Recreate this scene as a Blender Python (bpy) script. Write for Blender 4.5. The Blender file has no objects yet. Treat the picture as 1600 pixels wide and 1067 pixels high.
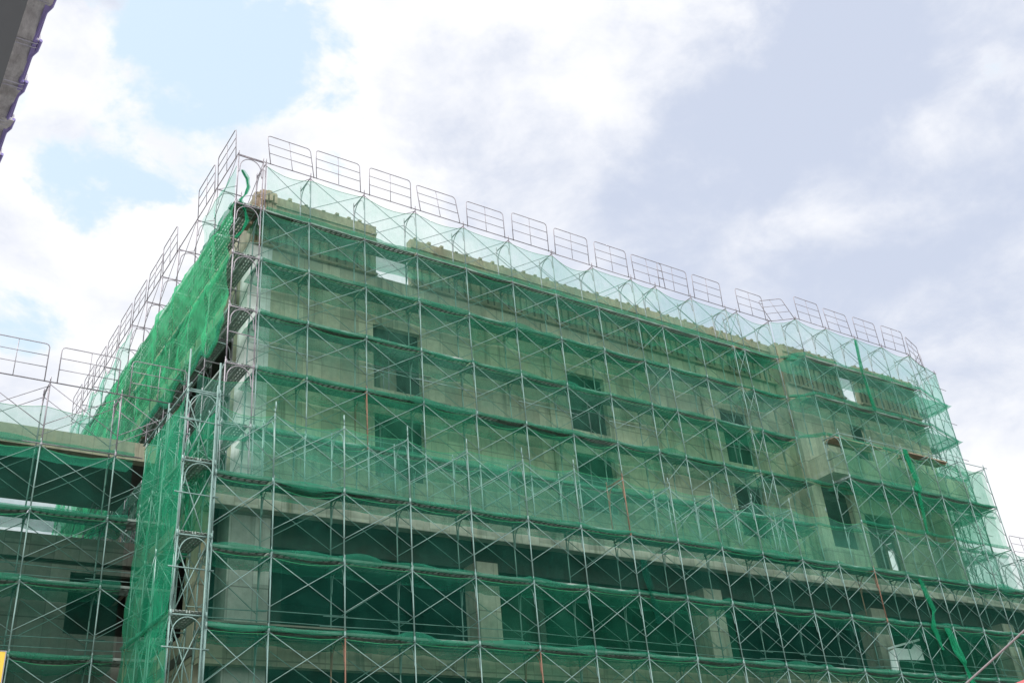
import bpy, math, random
from mathutils import Vector, Matrix, noise
random.seed(7)
R = math.radians
ZG = 11.0                      # heights below are measured from the ledge; the ground is 11 m lower
S = bpy.context.scene
col = S.collection

# ---------------------------------------------------------------- camera
CAM = Vector((-1.82, -21.6, -9.41 + ZG))
YAW, PITCH, ROLL, FPX = .63089, .51075, -.0940, 1593.2
fw = Vector((math.sin(YAW)*math.cos(PITCH), math.cos(YAW)*math.cos(PITCH), math.sin(PITCH)))
ri = Vector((math.cos(YAW), -math.sin(YAW), 0)); up = ri.cross(fw)
r2 = ri*math.cos(ROLL) + up*math.sin(ROLL); u2 = up*math.cos(ROLL) - ri*math.sin(ROLL)
cd = bpy.data.cameras.new('camera'); co = bpy.data.objects.new('camera', cd); col.objects.link(co)
m = Matrix((r2, u2, -fw)).transposed().to_4x4(); m.translation = CAM
co.matrix_world = m
cd.sensor_width = 36; cd.lens = FPX/1600*36; cd.clip_start = .05; cd.clip_end = 2000
S.camera = co

def seen(p):                   # is a world point inside the photograph (a little margin)?
    d = Vector(p) - CAM; w = d.dot(fw)
    if w < .1: return False
    x = d.dot(r2)/w*FPX; y = d.dot(u2)/w*FPX
    return abs(x) < 850 and abs(y) < 590

# ---------------------------------------------------------------- world, sun, exposure
W = bpy.data.worlds.new('World'); S.world = W; W.use_nodes = True
nt = W.node_tree; nt.nodes.clear()
def N(t, typ, **k):
    n = t.nodes.new(typ)
    for a, b in k.items():
        if a.startswith('i_'):
            key = a[2:]; key = int(key) if key.isdigit() else key.replace('_', ' ')
            n.inputs[key].default_value = b
        else: setattr(n, a, b)
    return n
L = nt.links.new
SUN_EL, SUN_AZ = 50, -62       # azimuth from +Y towards +X
sky = N(nt, 'ShaderNodeTexSky', sky_type='NISHITA', sun_disc=False, sun_elevation=R(SUN_EL), sun_rotation=R(SUN_AZ), air_density=1.2, dust_density=2.5)
bgs = N(nt, 'ShaderNodeBackground'); bgs.inputs[1].default_value = .15
L(sky.outputs[0], bgs.inputs[0])
tc = N(nt, 'ShaderNodeTexCoord')
nz = N(nt, 'ShaderNodeTexNoise', i_Scale=2.6, i_Detail=9, i_Roughness=.58, i_Distortion=.25)
mp = N(nt, 'ShaderNodeMapping'); mp.inputs['Scale'].default_value = (1, 1, 1.7); mp.inputs['Location'].default_value = (.35, .1, .2)
L(tc.outputs['Generated'], mp.inputs[0]); L(mp.outputs[0], nz.inputs['Vector'])
nz2 = N(nt, 'ShaderNodeTexNoise', i_Scale=1.7, i_Detail=5, i_Roughness=.45); 
L(mp.outputs[0], nz2.inputs['Vector'])
def math_(op, a=None, b=None, v=None, t=nt):
    n = t.nodes.new('ShaderNodeMath'); n.operation = op
    if a is not None:
        if isinstance(a, (int, float)): n.inputs[0].default_value = a
        else: t.links.new(a, n.inputs[0])
    if b is not None:
        if isinstance(b, (int, float)): n.inputs[1].default_value = b
        else: t.links.new(b, n.inputs[1])
    return n.outputs[0]
def pixdir(u, v): return (fw + r2*((u-800)/FPX) + u2*((533.5-v)/FPX)).normalized()
nd = N(nt, 'ShaderNodeTexNoise', i_Scale=2.2, i_Detail=8, i_Roughness=.62); L(tc.outputs['Generated'], nd.inputs['Vector'])
vs = N(nt, 'ShaderNodeVectorMath', operation='SUBTRACT'); vs.inputs[1].default_value = (.5, .5, .5); L(nd.outputs['Color'], vs.inputs[0])
vsc = N(nt, 'ShaderNodeVectorMath', operation='SCALE'); vsc.inputs['Scale'].default_value = .42; L(vs.outputs[0], vsc.inputs[0])
va = N(nt, 'ShaderNodeVectorMath', operation='ADD'); L(tc.outputs['Generated'], va.inputs[0]); L(vsc.outputs[0], va.inputs[1])
vn = N(nt, 'ShaderNodeVectorMath', operation='NORMALIZE'); L(va.outputs[0], vn.inputs[0])
def cloud(u, v, rad, soft=.9, d=None):    # a cloud bank round a compass direction, its outline broken up by turbulence
    d = d or pixdir(u, v)
    vm = N(nt, 'ShaderNodeVectorMath', operation='DOT_PRODUCT'); vm.inputs[1].default_value = d
    L(vn.outputs[0], vm.inputs[0])
    mr = N(nt, 'ShaderNodeMapRange', interpolation_type='SMOOTHERSTEP')
    mr.inputs['From Min'].default_value = math.cos(rad*(1+soft)); mr.inputs['From Max'].default_value = math.cos(rad*max(0, 1-soft))
    L(vm.outputs['Value'], mr.inputs['Value'])
    return mr.outputs[0]
def addall(lst):
    o = lst[0]
    for x in lst[1:]: o = math_('ADD', o, x)
    return o
def smooth(src, a, b_, lo=0., hi=1.):
    mr = N(nt, 'ShaderNodeMapRange', interpolation_type='SMOOTHSTEP'); mr.inputs['From Min'].default_value = a; mr.inputs['From Max'].default_value = b_; mr.inputs['To Min'].default_value = lo; mr.inputs['To Max'].default_value = hi
    L(src, mr.inputs['Value']); return mr.outputs[0]
px = 1/FPX
white = addall([cloud(40, 300, 170*px), cloud(590, 130, 190*px), cloud(1330, 240, 110*px), cloud(260, 175, 60*px), cloud(1000, 95, 120*px), cloud(1560, 760, 200*px), cloud(260, 480, 130*px), cloud(80, 60, 70*px)])
grey = addall([cloud(900, 330, 200*px), cloud(1230, 380, 220*px), cloud(1150, 40, 130*px), cloud(1440, 480, 160*px), cloud(1300, 110, 130*px), cloud(760, 240, 100*px)])
blue = addall([cloud(210, 90, 130*px), cloud(410, 190, 120*px), cloud(200, 330, 90*px), cloud(330, 60, 120*px), cloud(150, 230, 90*px), cloud(60, 520, 70*px)])
nz3 = N(nt, 'ShaderNodeTexNoise', i_Scale=7.5, i_Detail=8, i_Roughness=.6, i_Distortion=.3); L(mp.outputs[0], nz3.inputs['Vector'])
n_ = math_('ADD', math_('SUBTRACT', nz.outputs[0], .5), math_('MULTIPLY', math_('SUBTRACT', nz3.outputs[0], .5), .95)); n2_ = math_('SUBTRACT', nz2.outputs[0], .5)
cvr = math_('ADD', math_('SUBTRACT', math_('MULTIPLY', white, .55), math_('MULTIPLY', blue, .78)), math_('ADD', math_('MULTIPLY', n_, 5.5), math_('ADD', math_('MULTIPLY', grey, .9), 1.05)))
cover = smooth(cvr, .05, .95)
th = math_('ADD', math_('SUBTRACT', math_('MULTIPLY', grey, .62), math_('MULTIPLY', white, .5)), math_('ADD', math_('MULTIPLY', n2_, 2.2), math_('ADD', math_('MULTIPLY', n_, 3.2), .32)))
thick = smooth(th, -.35, 1.45)
mixc = N(nt, 'ShaderNodeMix', data_type='RGBA'); mixc.inputs['A'].default_value = (.635, .64, .66, 1); mixc.inputs['B'].default_value = (.39, .43, .525, 1)
L(thick, mixc.inputs['Factor'])
mixh = N(nt, 'ShaderNodeMix', data_type='RGBA'); mixh.inputs['A'].default_value = (.455, .555, .63, 1)     # thin high haze over the blue
L(cover, mixh.inputs['Factor']); L(mixc.outputs['Result'], mixh.inputs['B'])
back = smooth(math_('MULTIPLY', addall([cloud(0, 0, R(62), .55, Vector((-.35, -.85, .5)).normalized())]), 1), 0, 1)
mixb = N(nt, 'ShaderNodeMix', data_type='RGBA'); mixb.inputs['B'].default_value = (1.75, 1.72, 1.70, 1)      # added bright patch of unseen sky behind the camera, lighting the front wall
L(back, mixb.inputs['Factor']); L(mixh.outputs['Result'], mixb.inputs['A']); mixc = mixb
cvm = N(nt, 'ShaderNodeMapRange'); cvm.inputs['To Min'].default_value = .86; L(cover, cvm.inputs['Value'])
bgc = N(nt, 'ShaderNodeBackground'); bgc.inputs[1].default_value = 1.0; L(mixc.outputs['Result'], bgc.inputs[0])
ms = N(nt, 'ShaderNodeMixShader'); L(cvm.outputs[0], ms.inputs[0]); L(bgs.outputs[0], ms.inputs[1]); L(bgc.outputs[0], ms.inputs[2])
wo = N(nt, 'ShaderNodeOutputWorld'); L(ms.outputs[0], wo.inputs[0])

sd = bpy.data.lights.new('sun', 'SUN'); sd.energy = 1.5; sd.angle = R(11); sd.color = (1, .96, .9)
so = bpy.data.objects.new('sun', sd); col.objects.link(so)
sv = Vector((math.sin(R(SUN_AZ))*math.cos(R(SUN_EL)), math.cos(R(SUN_AZ))*math.cos(R(SUN_EL)), math.sin(R(SUN_EL))))
so.rotation_euler = sv.to_track_quat('Z', 'Y').to_euler()
S.view_settings.view_transform = 'Standard'; S.view_settings.look = 'None'; S.view_settings.gamma = 1
S.view_settings.use_curve_mapping = False; S.view_settings.exposure = .7
S.render.engine = 'CYCLES'
S.cycles.max_bounces = 8; S.cycles.transparent_max_bounces = 24; S.cycles.diffuse_bounces = 4

# ---------------------------------------------------------------- materials
def newmat(name):
    m_ = bpy.data.materials.new(name); m_.use_nodes = True; m_.node_tree.nodes.clear(); return m_
def ramp(t, src, stops):
    r_ = t.nodes.new('ShaderNodeValToRGB'); e = r_.color_ramp.elements
    while len(e) < len(stops): e.new(.5)
    for i, (p, c) in enumerate(stops): e[i].position = p; e[i].color = (*c, 1)
    t.links.new(src, r_.inputs[0]); return r_.outputs[0]
def noise_(t, vec, scale, detail=5, rough=.55, sc=(1, 1, 1)):
    mp_ = t.nodes.new('ShaderNodeMapping'); mp_.inputs['Scale'].default_value = sc
    n = t.nodes.new('ShaderNodeTexNoise'); n.inputs['Scale'].default_value = scale; n.inputs['Detail'].default_value = detail; n.inputs['Roughness'].default_value = rough
    t.links.new(vec, mp_.inputs[0]); t.links.new(mp_.outputs[0], n.inputs['Vector']); return n.outputs[0]
def mixcol(t, f, a, b, mode='MIX'):
    x = t.nodes.new('ShaderNodeMix'); x.data_type = 'RGBA'; x.blend_type = mode
    for k, v in (('Factor', f), ('A', a), ('B', b)):
        if isinstance(v, (int, float)): x.inputs[k].default_value = v
        elif isinstance(v, tuple): x.inputs[k].default_value = (*v, 1)
        else: t.links.new(v, x.inputs[k])
    return x.outputs['Result']
def finish(m_, c, rough=.8, metal=0, bump=None, bd=.02):
    t = m_.node_tree; b = t.nodes.new('ShaderNodeBsdfPrincipled'); o = t.nodes.new('ShaderNodeOutputMaterial')
    if isinstance(c, tuple): b.inputs['Base Color'].default_value = (*c, 1)
    else: t.links.new(c, b.inputs['Base Color'])
    b.inputs['Roughness'].default_value = rough; b.inputs['Metallic'].default_value = metal
    if bump is not None:
        bp = t.nodes.new('ShaderNodeBump'); bp.inputs['Distance'].default_value = bd; bp.inputs['Strength'].default_value = .6
        t.links.new(bump, bp.inputs['Height']); t.links.new(bp.outputs[0], b.inputs['Normal'])
    t.links.new(b.outputs[0], o.inputs[0]); return m_
def geopos(t):
    g = t.nodes.new('ShaderNodeNewGeometry'); return g.outputs['Position']

def concrete(name, base, stain=.5, joints=True, wet=(.10, .11, .08)):
    m_ = newmat(name); t = m_.node_tree; P = geopos(t)
    big = noise_(t, P, .35, 4); fine = noise_(t, P, 6, 6); drip = noise_(t, P, 1.0, 6, .65, (3.2, 3.2, .22)); drip2 = noise_(t, P, 1.0, 5, .7, (9, 9, .35))
    d = tuple(x*.68 for x in base); l = tuple(min(.8, x*1.18) for x in base)
    c = ramp(t, big, [(.3, d), (.7, l)])
    c = mixcol(t, .55, c, ramp(t, fine, [(.25, d), (.75, l)]))
    c = mixcol(t, ramp_f(t, drip, .52, .72, stain), c, wet)
    c = mixcol(t, ramp_f(t, drip2, .55, .8, stain*.8), c, (base[0]*1.15, base[1]*.95, base[2]*.55))
    if joints:                                     # form board joints left in the concrete
        sx = t.nodes.new('ShaderNodeSeparateXYZ'); t.links.new(P, sx.inputs[0])
        xy = math_('ADD', sx.outputs[0], sx.outputs[1], t=t)
        fx = math_('PINGPONG', xy, .3, t=t); fz = math_('PINGPONG', math_('ADD', sx.outputs[2], .1, t=t), .9, t=t)
        jx = math_('LESS_THAN', fx, .012, t=t); jz = math_('LESS_THAN', fz, .018, t=t)
        j = math_('MAXIMUM', math_('MULTIPLY', jx, .45, t=t), math_('MULTIPLY', jz, .75, t=t), t=t)
        c = mixcol(t, j, c, tuple(x*.42 for x in base))
        # each board took the concrete slightly differently
        br = t.nodes.new('ShaderNodeTexWhiteNoise'); br.noise_dimensions = '2D'
        cx = t.nodes.new('ShaderNodeCombineXYZ')
        t.links.new(math_('FLOOR', math_('DIVIDE', xy, .6, t=t), t=t), cx.inputs[0]); t.links.new(math_('FLOOR', math_('DIVIDE', sx.outputs[2], 1.8, t=t), t=t), cx.inputs[1])
        t.links.new(cx.outputs[0], br.inputs['Vector'])
        mr = t.nodes.new('ShaderNodeMapRange'); mr.inputs['To Min'].default_value = .74; mr.inputs['To Max'].default_value = 1.14
        t.links.new(br.outputs[0], mr.inputs['Value'])
        c = mixcol(t, 1.0, c, mr.outputs[0], 'MULTIPLY')
    return finish(m_, c, .88, 0, fine, .012)
def ramp_f(t, src, a, b, mx):
    mr = t.nodes.new('ShaderNodeMapRange'); mr.interpolation_type = 'SMOOTHSTEP'
    mr.inputs['From Min'].default_value = a; mr.inputs['From Max'].default_value = b; mr.inputs['To Max'].default_value = mx
    t.links.new(src, mr.inputs['Value']); return mr.outputs[0]
M = {}
M['conc'] = concrete('cast_concrete', (.41, .40, .30), .8)
M['conc_dark'] = concrete('podium_concrete', (.31, .30, .22), .8)  # darker copy of the wall concrete, lower floors' shade put into the colour
M['conc_pale'] = concrete('pale_column_concrete', (.45, .46, .42), .4)
M['conc_in'] = concrete('interior_concrete', (.065, .07, .06), .3, False)  # near-black copy of the concrete, shade of rooms and soffits painted in
M['ledge'] = concrete('pale_ledge_concrete', (.55, .53, .45), .85, True, (.2, .2, .15))
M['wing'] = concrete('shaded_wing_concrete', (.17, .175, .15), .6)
M['beam'] = concrete('beam_concrete', (.44, .43, .35), .75, True, (.13, .13, .09))

def wood(name, a, b, sc=(1, 1, .15)):
    m_ = newmat(name); t = m_.node_tree; P = geopos(t)
    n1 = noise_(t, P, 5, 6, .6, sc); n2 = noise_(t, P, 1.1, 3)
    c = ramp(t, n1, [(.25, a), (.75, b)]); c = mixcol(t, ramp_f(t, n2, .4, .65, .5), c, tuple(x*.55 for x in a))
    return finish(m_, c, .8, 0, n1, .004)
M['ply'] = wood('weathered_plywood', (.17, .145, .095), (.33, .29, .19), (2.2, 2.2, .3))
M['stud'] = wood('dark_timber', (.06, .045, .025), (.14, .105, .065))
M['timber'] = wood('sawn_timber', (.22, .15, .10), (.42, .32, .23), (.3, .3, 1))
M['deckbrown'] = wood('dusty_deck', (.09, .075, .06), (.17, .145, .12), (.3, 1, 1))

def metal(name, a, b, rough=.45, mt=.35):
    m_ = newmat(name); t = m_.node_tree; P = geopos(t)
    n1 = noise_(t, P, 3, 5, .6, (1, 1, .6)); n2 = noise_(t, P, 22, 3)
    c = ramp(t, n1, [(.3, a), (.7, b)]); c = mixcol(t, ramp_f(t, n2, .62, .75, .5), c, (.20, .12, .08))
    return finish(m_, c, rough, mt)
M['steel'] = metal('galvanised_tube', (.12, .21, .195), (.23, .34, .315))  # green cast from the nets put into the tube colour
M['steel_grey'] = metal('bare_galvanised_tube', (.19, .175, .20), (.34, .32, .35), .5, .5)
M['rust'] = metal('rusty_painted_tube', (.17, .085, .055), (.28, .16, .11), .7, .1)
M['deck'] = metal('galvanised_deck', (.16, .20, .18), (.30, .36, .33), .55, .4)

def net(name, c_d, dens, dvar, folds=(1, 1, 1), trans=.55, tint=(.87, .965, .925)):
    """woven mesh too fine to resolve: part open holes, part green thread"""
    m_ = newmat(name); t = m_.node_tree; P = geopos(t)
    n1 = noise_(t, P, 1.1, 6, .62, folds); n2 = noise_(t, P, 7, 5, .65, (folds[0], folds[1], folds[2]*.5)); n3 = noise_(t, P, .33, 3)
    f = math_('ADD', math_('ADD', math_('MULTIPLY', math_('SUBTRACT', n1, .5, t=t), dvar*2.6, t=t), math_('MULTIPLY', math_('SUBTRACT', n2, .5, t=t), dvar*1.5, t=t), t=t), math_('ADD', math_('MULTIPLY', math_('SUBTRACT', n3, .5, t=t), dvar*2.0, t=t), dens, t=t), t=t)
    mr = t.nodes.new('ShaderNodeMapRange'); mr.inputs['From Min'].default_value = .04; mr.inputs['From Max'].default_value = .97; mr.inputs['To Min'].default_value = .04; mr.inputs['To Max'].default_value = .97
    t.links.new(f, mr.inputs['Value'])
    tr = t.nodes.new('ShaderNodeBsdfTransparent'); tr.inputs[0].default_value = (*tint, 1); df = t.nodes.new('ShaderNodeBsdfDiffuse'); tl = t.nodes.new('ShaderNodeBsdfTranslucent')
    dust = mixcol(t, ramp_f(t, n1, .45, .75, .3), c_d, tuple(min(1, x*1.1+.05) for x in c_d))
    t.links.new(dust, df.inputs[0]); t.links.new(dust, tl.inputs[0])
    m1 = t.nodes.new('ShaderNodeMixShader'); m1.inputs[0].default_value = trans; t.links.new(df.outputs[0], m1.inputs[1]); t.links.new(tl.outputs[0], m1.inputs[2])
    m2 = t.nodes.new('ShaderNodeMixShader'); t.links.new(mr.outputs[0], m2.inputs[0]); t.links.new(tr.outputs[0], m2.inputs[1]); t.links.new(m1.outputs[0], m2.inputs[2])
    o = t.nodes.new('ShaderNodeOutputMaterial'); t.links.new(m2.outputs[0], o.inputs[0]); return m_
M['net'] = net('green_mesh', (.11, .36, .265), .235, .19)
M['net_b'] = net('faded_green_mesh', (.15, .41, .32), .26, .19, tint=(.88, .97, .94))
M['net_c'] = net('newer_green_mesh', (.06, .36, .22), .25, .20, tint=(.80, .96, .88))
M['net_thin'] = net('thin_green_mesh', (.14, .52, .38), .19, .17, tint=(.90, .985, .955))
M['net_low'] = net('lower_green_mesh', (.02, .16, .115), .26, .18)  # both lower meshes darkened, painting in shade over the lower floors
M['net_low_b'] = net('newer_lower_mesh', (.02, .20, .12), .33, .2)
M['net_dense'] = net('folded_green_mesh', (.085, .56, .27), .47, .42, (1.8, 1.8, .9), .5)
M['net_tower'] = net('tower_green_mesh', (.03, .38, .20), .50, .34, (1.4, 1.4, .7), .5)
M['net_flat'] = net('catch_mesh', (.045, .30, .19), .58, .2)
M['rope'] = finish(newmat('green_hem'), (.025, .26, .11), .8)
M['ground_m'] = finish(newmat('pale_pavement'), (.20, .195, .185), .9)  # unseen ground made pale to throw light up at soffits and eave

# ---------------------------------------------------------------- mesh helper
class MB:
    def __init__(s): s.v = []; s.f = []; s.mi = []
    def quad(s, a, b, c, d, mi=0):
        n = len(s.v); s.v += [tuple(a), tuple(b), tuple(c), tuple(d)]; s.f.append((n, n+1, n+2, n+3)); s.mi.append(mi)
    def box(s, x0, x1, y0, y1, z0, z1, mi=0):
        n = len(s.v)
        s.v += [(x0, y0, z0), (x1, y0, z0), (x1, y1, z0), (x0, y1, z0), (x0, y0, z1), (x1, y0, z1), (x1, y1, z1), (x0, y1, z1)]
        for q in ((0, 3, 2, 1), (4, 5, 6, 7), (0, 1, 5, 4), (1, 2, 6, 5), (2, 3, 7, 6), (3, 0, 4, 7)):
            s.f.append(tuple(n+i for i in q)); s.mi.append(mi)
    def tube(s, pts, r, n=6, mi=0, close=False):
        pts = [Vector(p) for p in pts]; k = len(pts); base = len(s.v)
        rs = r if isinstance(r, (list, tuple)) else [r]*k
        ref = None
        for i, p in enumerate(pts):
            if close: d = pts[(i+1) % k] - pts[i-1]
            else: d = pts[min(i+1, k-1)] - pts[max(i-1, 0)]
            if d.length < 1e-9: d = Vector((0, 0, 1))
            d.normalize()
            if ref is None: ref = d.orthogonal().normalized()
            a = (ref - d*ref.dot(d))
            if a.length < 1e-6: a = d.orthogonal()
            a.normalize(); ref = a; b = d.cross(a)
            for j in range(n):
                t = 2*math.pi*j/n; s.v.append(tuple(p + (a*math.cos(t) + b*math.sin(t))*rs[i]))
        for i in range(k if close else k-1):
            i2 = (i+1) % k
            for j in range(n):
                s.f.append((base+i*n+j, base+i*n+(j+1) % n, base+i2*n+(j+1) % n, base+i2*n+j)); s.mi.append(mi)
        if not close:
            s.f.append(tuple(base+j for j in range(n-1, -1, -1))); s.mi.append(mi)
            s.f.append(tuple(base+(k-1)*n+j for j in range(n))); s.mi.append(mi)
    def add(s, o, mat):        # add another MB through a matrix
        n = len(s.v); s.v += [tuple(mat @ Vector(v)) for v in o.v]; s.f += [tuple(i+n for i in f) for f in o.f]; s.mi += o.mi
    def mesh(s, name, mats, smooth=False):
        me = bpy.data.meshes.new(name); me.from_pydata(s.v, [], s.f)
        for x in (mats if isinstance(mats, list) else [mats]): me.materials.append(x)
        me.polygons.foreach_set('material_index', s.mi)
        if smooth: me.polygons.foreach_set('use_smooth', [True]*len(s.f))
        me.update(); return me
    def build(s, name, mats, parent=None, smooth=False, loc=None):
        return link(name, s.mesh(name, mats, smooth), parent, loc)
def link(name, me, parent=None, loc=None, mat=None):
    o = bpy.data.objects.new(name, me); col.objects.link(o)
    if parent is not None: o.parent = parent
    if loc is not None: o.location = loc
    if mat is not None: o.matrix_local = mat
    return o
def tag(o, label=None, cat=None, group=None, kind=None):
    for k, v in (('label', label), ('category', cat), ('group', group), ('kind', kind)):
        if v: o[k] = v
    return o
def thing(name, loc, label, cat, group=None):
    o = bpy.data.objects.new(name, None); o.empty_display_size = .3; col.objects.link(o); o.location = loc
    return tag(o, label, cat, group)

# ---------------------------------------------------------------- ground
g = MB(); g.quad((-400, -400, 0), (600, -400, 0), (600, 600, 0), (-400, 600, 0))
tag(g.build('ground', M['ground_m']), kind='structure')

# ---------------------------------------------------------------- main building (local z = height above the ledge)
B = thing('concrete_building', (0, 0, ZG), 'unfinished bare concrete building with dark window openings behind green netting', 'building')
def wall_grid(mb, x0, x1, z0, z1, y0, y1, holes, axis='x'):
    """a wall slab with rectangular openings, reveals included"""
    xs = sorted({x0, x1, *[h[0] for h in holes], *[h[1] for h in holes]}); zs = sorted({z0, z1, *[h[2] for h in holes], *[h[3] for h in holes]})
    def inhole(a, b): return any(h[0] < a < h[1] and h[2] < b < h[3] for h in holes)
    def P(x, y, z): return (x, y, z) if axis == 'x' else (y, x, z)
    nx, nz_ = len(xs)-1, len(zs)-1
    solid = lambda i, k: 0 <= i < nx and 0 <= k < nz_ and not inhole((xs[i]+xs[i+1])/2, (zs[k]+zs[k+1])/2)
    for i in range(nx):
        for k in range(nz_):
            if not solid(i, k): continue
            a, b, c, d = xs[i], xs[i+1], zs[k], zs[k+1]
            mb.quad(P(a, y0, c), P(b, y0, c), P(b, y0, d), P(a, y0, d)); mb.quad(P(b, y1, c), P(a, y1, c), P(a, y1, d), P(b, y1, d))
            if not solid(i-1, k): mb.quad(P(a, y1, c), P(a, y0, c), P(a, y0, d), P(a, y1, d))
            if not solid(i+1, k): mb.quad(P(b, y0, c), P(b, y1, c), P(b, y1, d), P(b, y0, d))
            if not solid(i, k-1): mb.quad(P(a, y0, c), P(a, y1, c), P(b, y1, c), P(b, y0, c))
            if not solid(i, k+1): mb.quad(P(a, y0, d), P(b, y0, d), P(b, y1, d), P(a, y1, d))
YW = 2.90; YP = 2.25
wins = [(10.8, 12.48), (18.3, 19.93), (25.62, 27.1)]
holes = [(a, b, z0, z1) for a, b in wins for z0, z1 in ((1.86, 3.88), (4.74, 6.95))]
w = MB(); wall_grid(w, 7.45, 29.2, .36, 8.75, YW, YW+.2, holes); w.build('front_wall', M['conc'], B)
w = MB(); wall_grid(w, 29.2, 38.0, .36, 8.5, YP, YP+.2, [(29.75, 31.35, 1.7, 4.2), (32.0, 33.75, 1.1, 3.3), (32.6, 33.6, 5.6, 7.3)]); w.box(29.2, 29.4, YP+.2, YW+.2, .36, 8.5); w.build('projecting_front_wall', M['conc'], B)
w = MB(); w.box(6.75, 7.45, YW-.02, YW+.65, .36, 8.75); tag(w.build('corner_column', concrete('corner_pier_concrete', (.70, .71, .68), .25), B), 'pale corner column of smooth concrete')
# props and bars standing inside the openings
rp = random.Random(12)
for a_, b_ in wins:
    for z0, z1 in ((1.86, 3.88), (4.74, 6.95)):
        for q in range(3):
            x = rp.uniform(a_+.15, b_-.15); pm = MB(); y = YW+.3+rp.uniform(0, 1.2); pm.tube([(x, y, z0-.4), (x+rp.uniform(-.05, .05), y, z1+.2)], .024); pm.build('prop', M['steel_grey'], B, True)
        pm = MB(); zz = z0+rp.uniform(.4, .8); pm.tube([(a_-.3, YW-.05, zz), (b_+.3, YW-.05, zz+.03)], .018); pm.build('bar', M['steel_grey'], B, True)
# faint pilasters
for a in (17.35, 24.7):
    w = MB(); w.box(a, a+.75, YW-.06, YW, .37, 8.6); w.build('pilaster', M['conc'], B)
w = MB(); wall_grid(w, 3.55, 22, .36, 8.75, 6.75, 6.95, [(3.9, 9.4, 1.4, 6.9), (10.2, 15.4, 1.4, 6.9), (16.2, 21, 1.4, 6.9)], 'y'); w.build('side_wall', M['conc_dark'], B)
w = MB(); wall_grid(w, YP+.2, 22, .36, 8.5, 37.8, 38.0, [(5.3, 5.75, 1.6, 3.8)], 'y'); w.build('end_wall', M['conc'], B)
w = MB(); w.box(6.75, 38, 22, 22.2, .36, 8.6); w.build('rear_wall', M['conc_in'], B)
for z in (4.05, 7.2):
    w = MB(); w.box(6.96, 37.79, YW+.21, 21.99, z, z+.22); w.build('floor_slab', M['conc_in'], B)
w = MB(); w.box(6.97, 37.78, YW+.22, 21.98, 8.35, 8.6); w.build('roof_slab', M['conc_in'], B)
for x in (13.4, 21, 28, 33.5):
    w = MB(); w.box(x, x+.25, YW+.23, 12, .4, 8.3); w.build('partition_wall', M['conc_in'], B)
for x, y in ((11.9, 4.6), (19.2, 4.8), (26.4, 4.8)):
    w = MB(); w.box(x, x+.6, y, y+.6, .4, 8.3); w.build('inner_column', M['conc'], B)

# parapet formwork: plywood sheets, timber studs, a walling band and stub ends along the top
def parapet(x0, x1, y, ztop, zbot):
    f = thing_child('parapet_formwork', B)
    p = MB(); x = x0; i = 0
    while x < x1 - .01:
        e = min(x+.9, x1); p.box(x+.004, e-.004, y-.04-random.uniform(0, .012), y+.16, zbot+random.uniform(-.02, .02), ztop-.62); x = e
    p.build('plywood_panel', M['ply'], f)
    p = MB(); x = x0+.1
    while x < x1-.12:
        wd = random.choice((.025, .035, .05)); p.box(x, x+wd, y-.095, y-.055, zbot-.05+random.uniform(-.06, .06), ztop-.66); x += random.choice((.26, .3, .3, .42))
    p.build('stud', M['stud'], f)
    p = MB(); p.box(x0, x1, y-.10, y+.18, ztop-.62, ztop); p.box(x0, x1, y-.15, y-.10, ztop-.36, ztop-.27); p.box(x0, x1, y-.16, y-.10, ztop-.66, ztop-.58)
    p.box(x0, x1, y-.15, y-.04, zbot-.09, zbot-.02)
    x = x0+.15
    while x < x1-.15:
        p.box(x, x+.11, y-.12, y+.20, ztop, ztop+random.uniform(.02, .11)); x += random.uniform(.38, .6)
    p.build('band_board', M['ply'], f)
def thing_child(name, parent):
    o = bpy.data.objects.new(name, None); col.objects.link(o); o.parent = parent; return o
parapet(6.8, 10.93, YW, 10.62, 8.78); parapet(12.2, 29.25, YW, 10.55, 8.78); parapet(29.25, 32.72, YP, 10.3, 8.52); parapet(33.78, 37.9, YP, 10.3, 8.52)
w = MB(); w.box(29.25, 29.45, YP+.16, YW+.18, 8.5, 10.5); w.box(6.8, 6.98, YW+.2, 22, 8.7, 10.5); w.box(37.75, 37.95, YP+.2, 22, 8.6, 10.2); w.box(7, 37.7, 21.8, 22, 8.6, 10.4)
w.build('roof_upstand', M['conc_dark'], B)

# projecting balcony near the right end
bal = thing_child('balcony', B)
w = MB(); w.box(29.35, 38.1, 1.2, 2.24, 4.25, 4.45); w.build('slab', M['beam'], bal)
w = MB(); w.box(29.35, 38.1, 1.18, 1.33, 4.45, 5.1); w.box(29.35, 29.5, 1.33, 2.24, 4.45, 5.1); w.build('parapet', M['conc'], bal)
w = MB(); w.box(36.2, 36.6, 1.5, 2.2, .37, 4.24); w.build('column', M['conc'], bal)

# podium
POD = 5.45
w = MB(); w.box(POD, 46, 1.12, 1.42, -.30, .36); w.build('ledge_beam', M['ledge'], B)
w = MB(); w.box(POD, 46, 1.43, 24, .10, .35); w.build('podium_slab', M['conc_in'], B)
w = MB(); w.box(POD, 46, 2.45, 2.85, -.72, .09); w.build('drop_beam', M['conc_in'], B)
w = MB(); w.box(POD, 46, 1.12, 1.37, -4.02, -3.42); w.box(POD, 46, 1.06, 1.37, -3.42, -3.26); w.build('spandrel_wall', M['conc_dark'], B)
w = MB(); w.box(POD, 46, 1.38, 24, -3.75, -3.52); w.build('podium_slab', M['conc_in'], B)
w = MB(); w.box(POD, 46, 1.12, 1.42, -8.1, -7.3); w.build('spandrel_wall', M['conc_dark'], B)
w = MB(); w.box(POD, 46, 1.43, 24, -7.8, -7.5); w.build('podium_slab', M['conc_in'], B)
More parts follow.
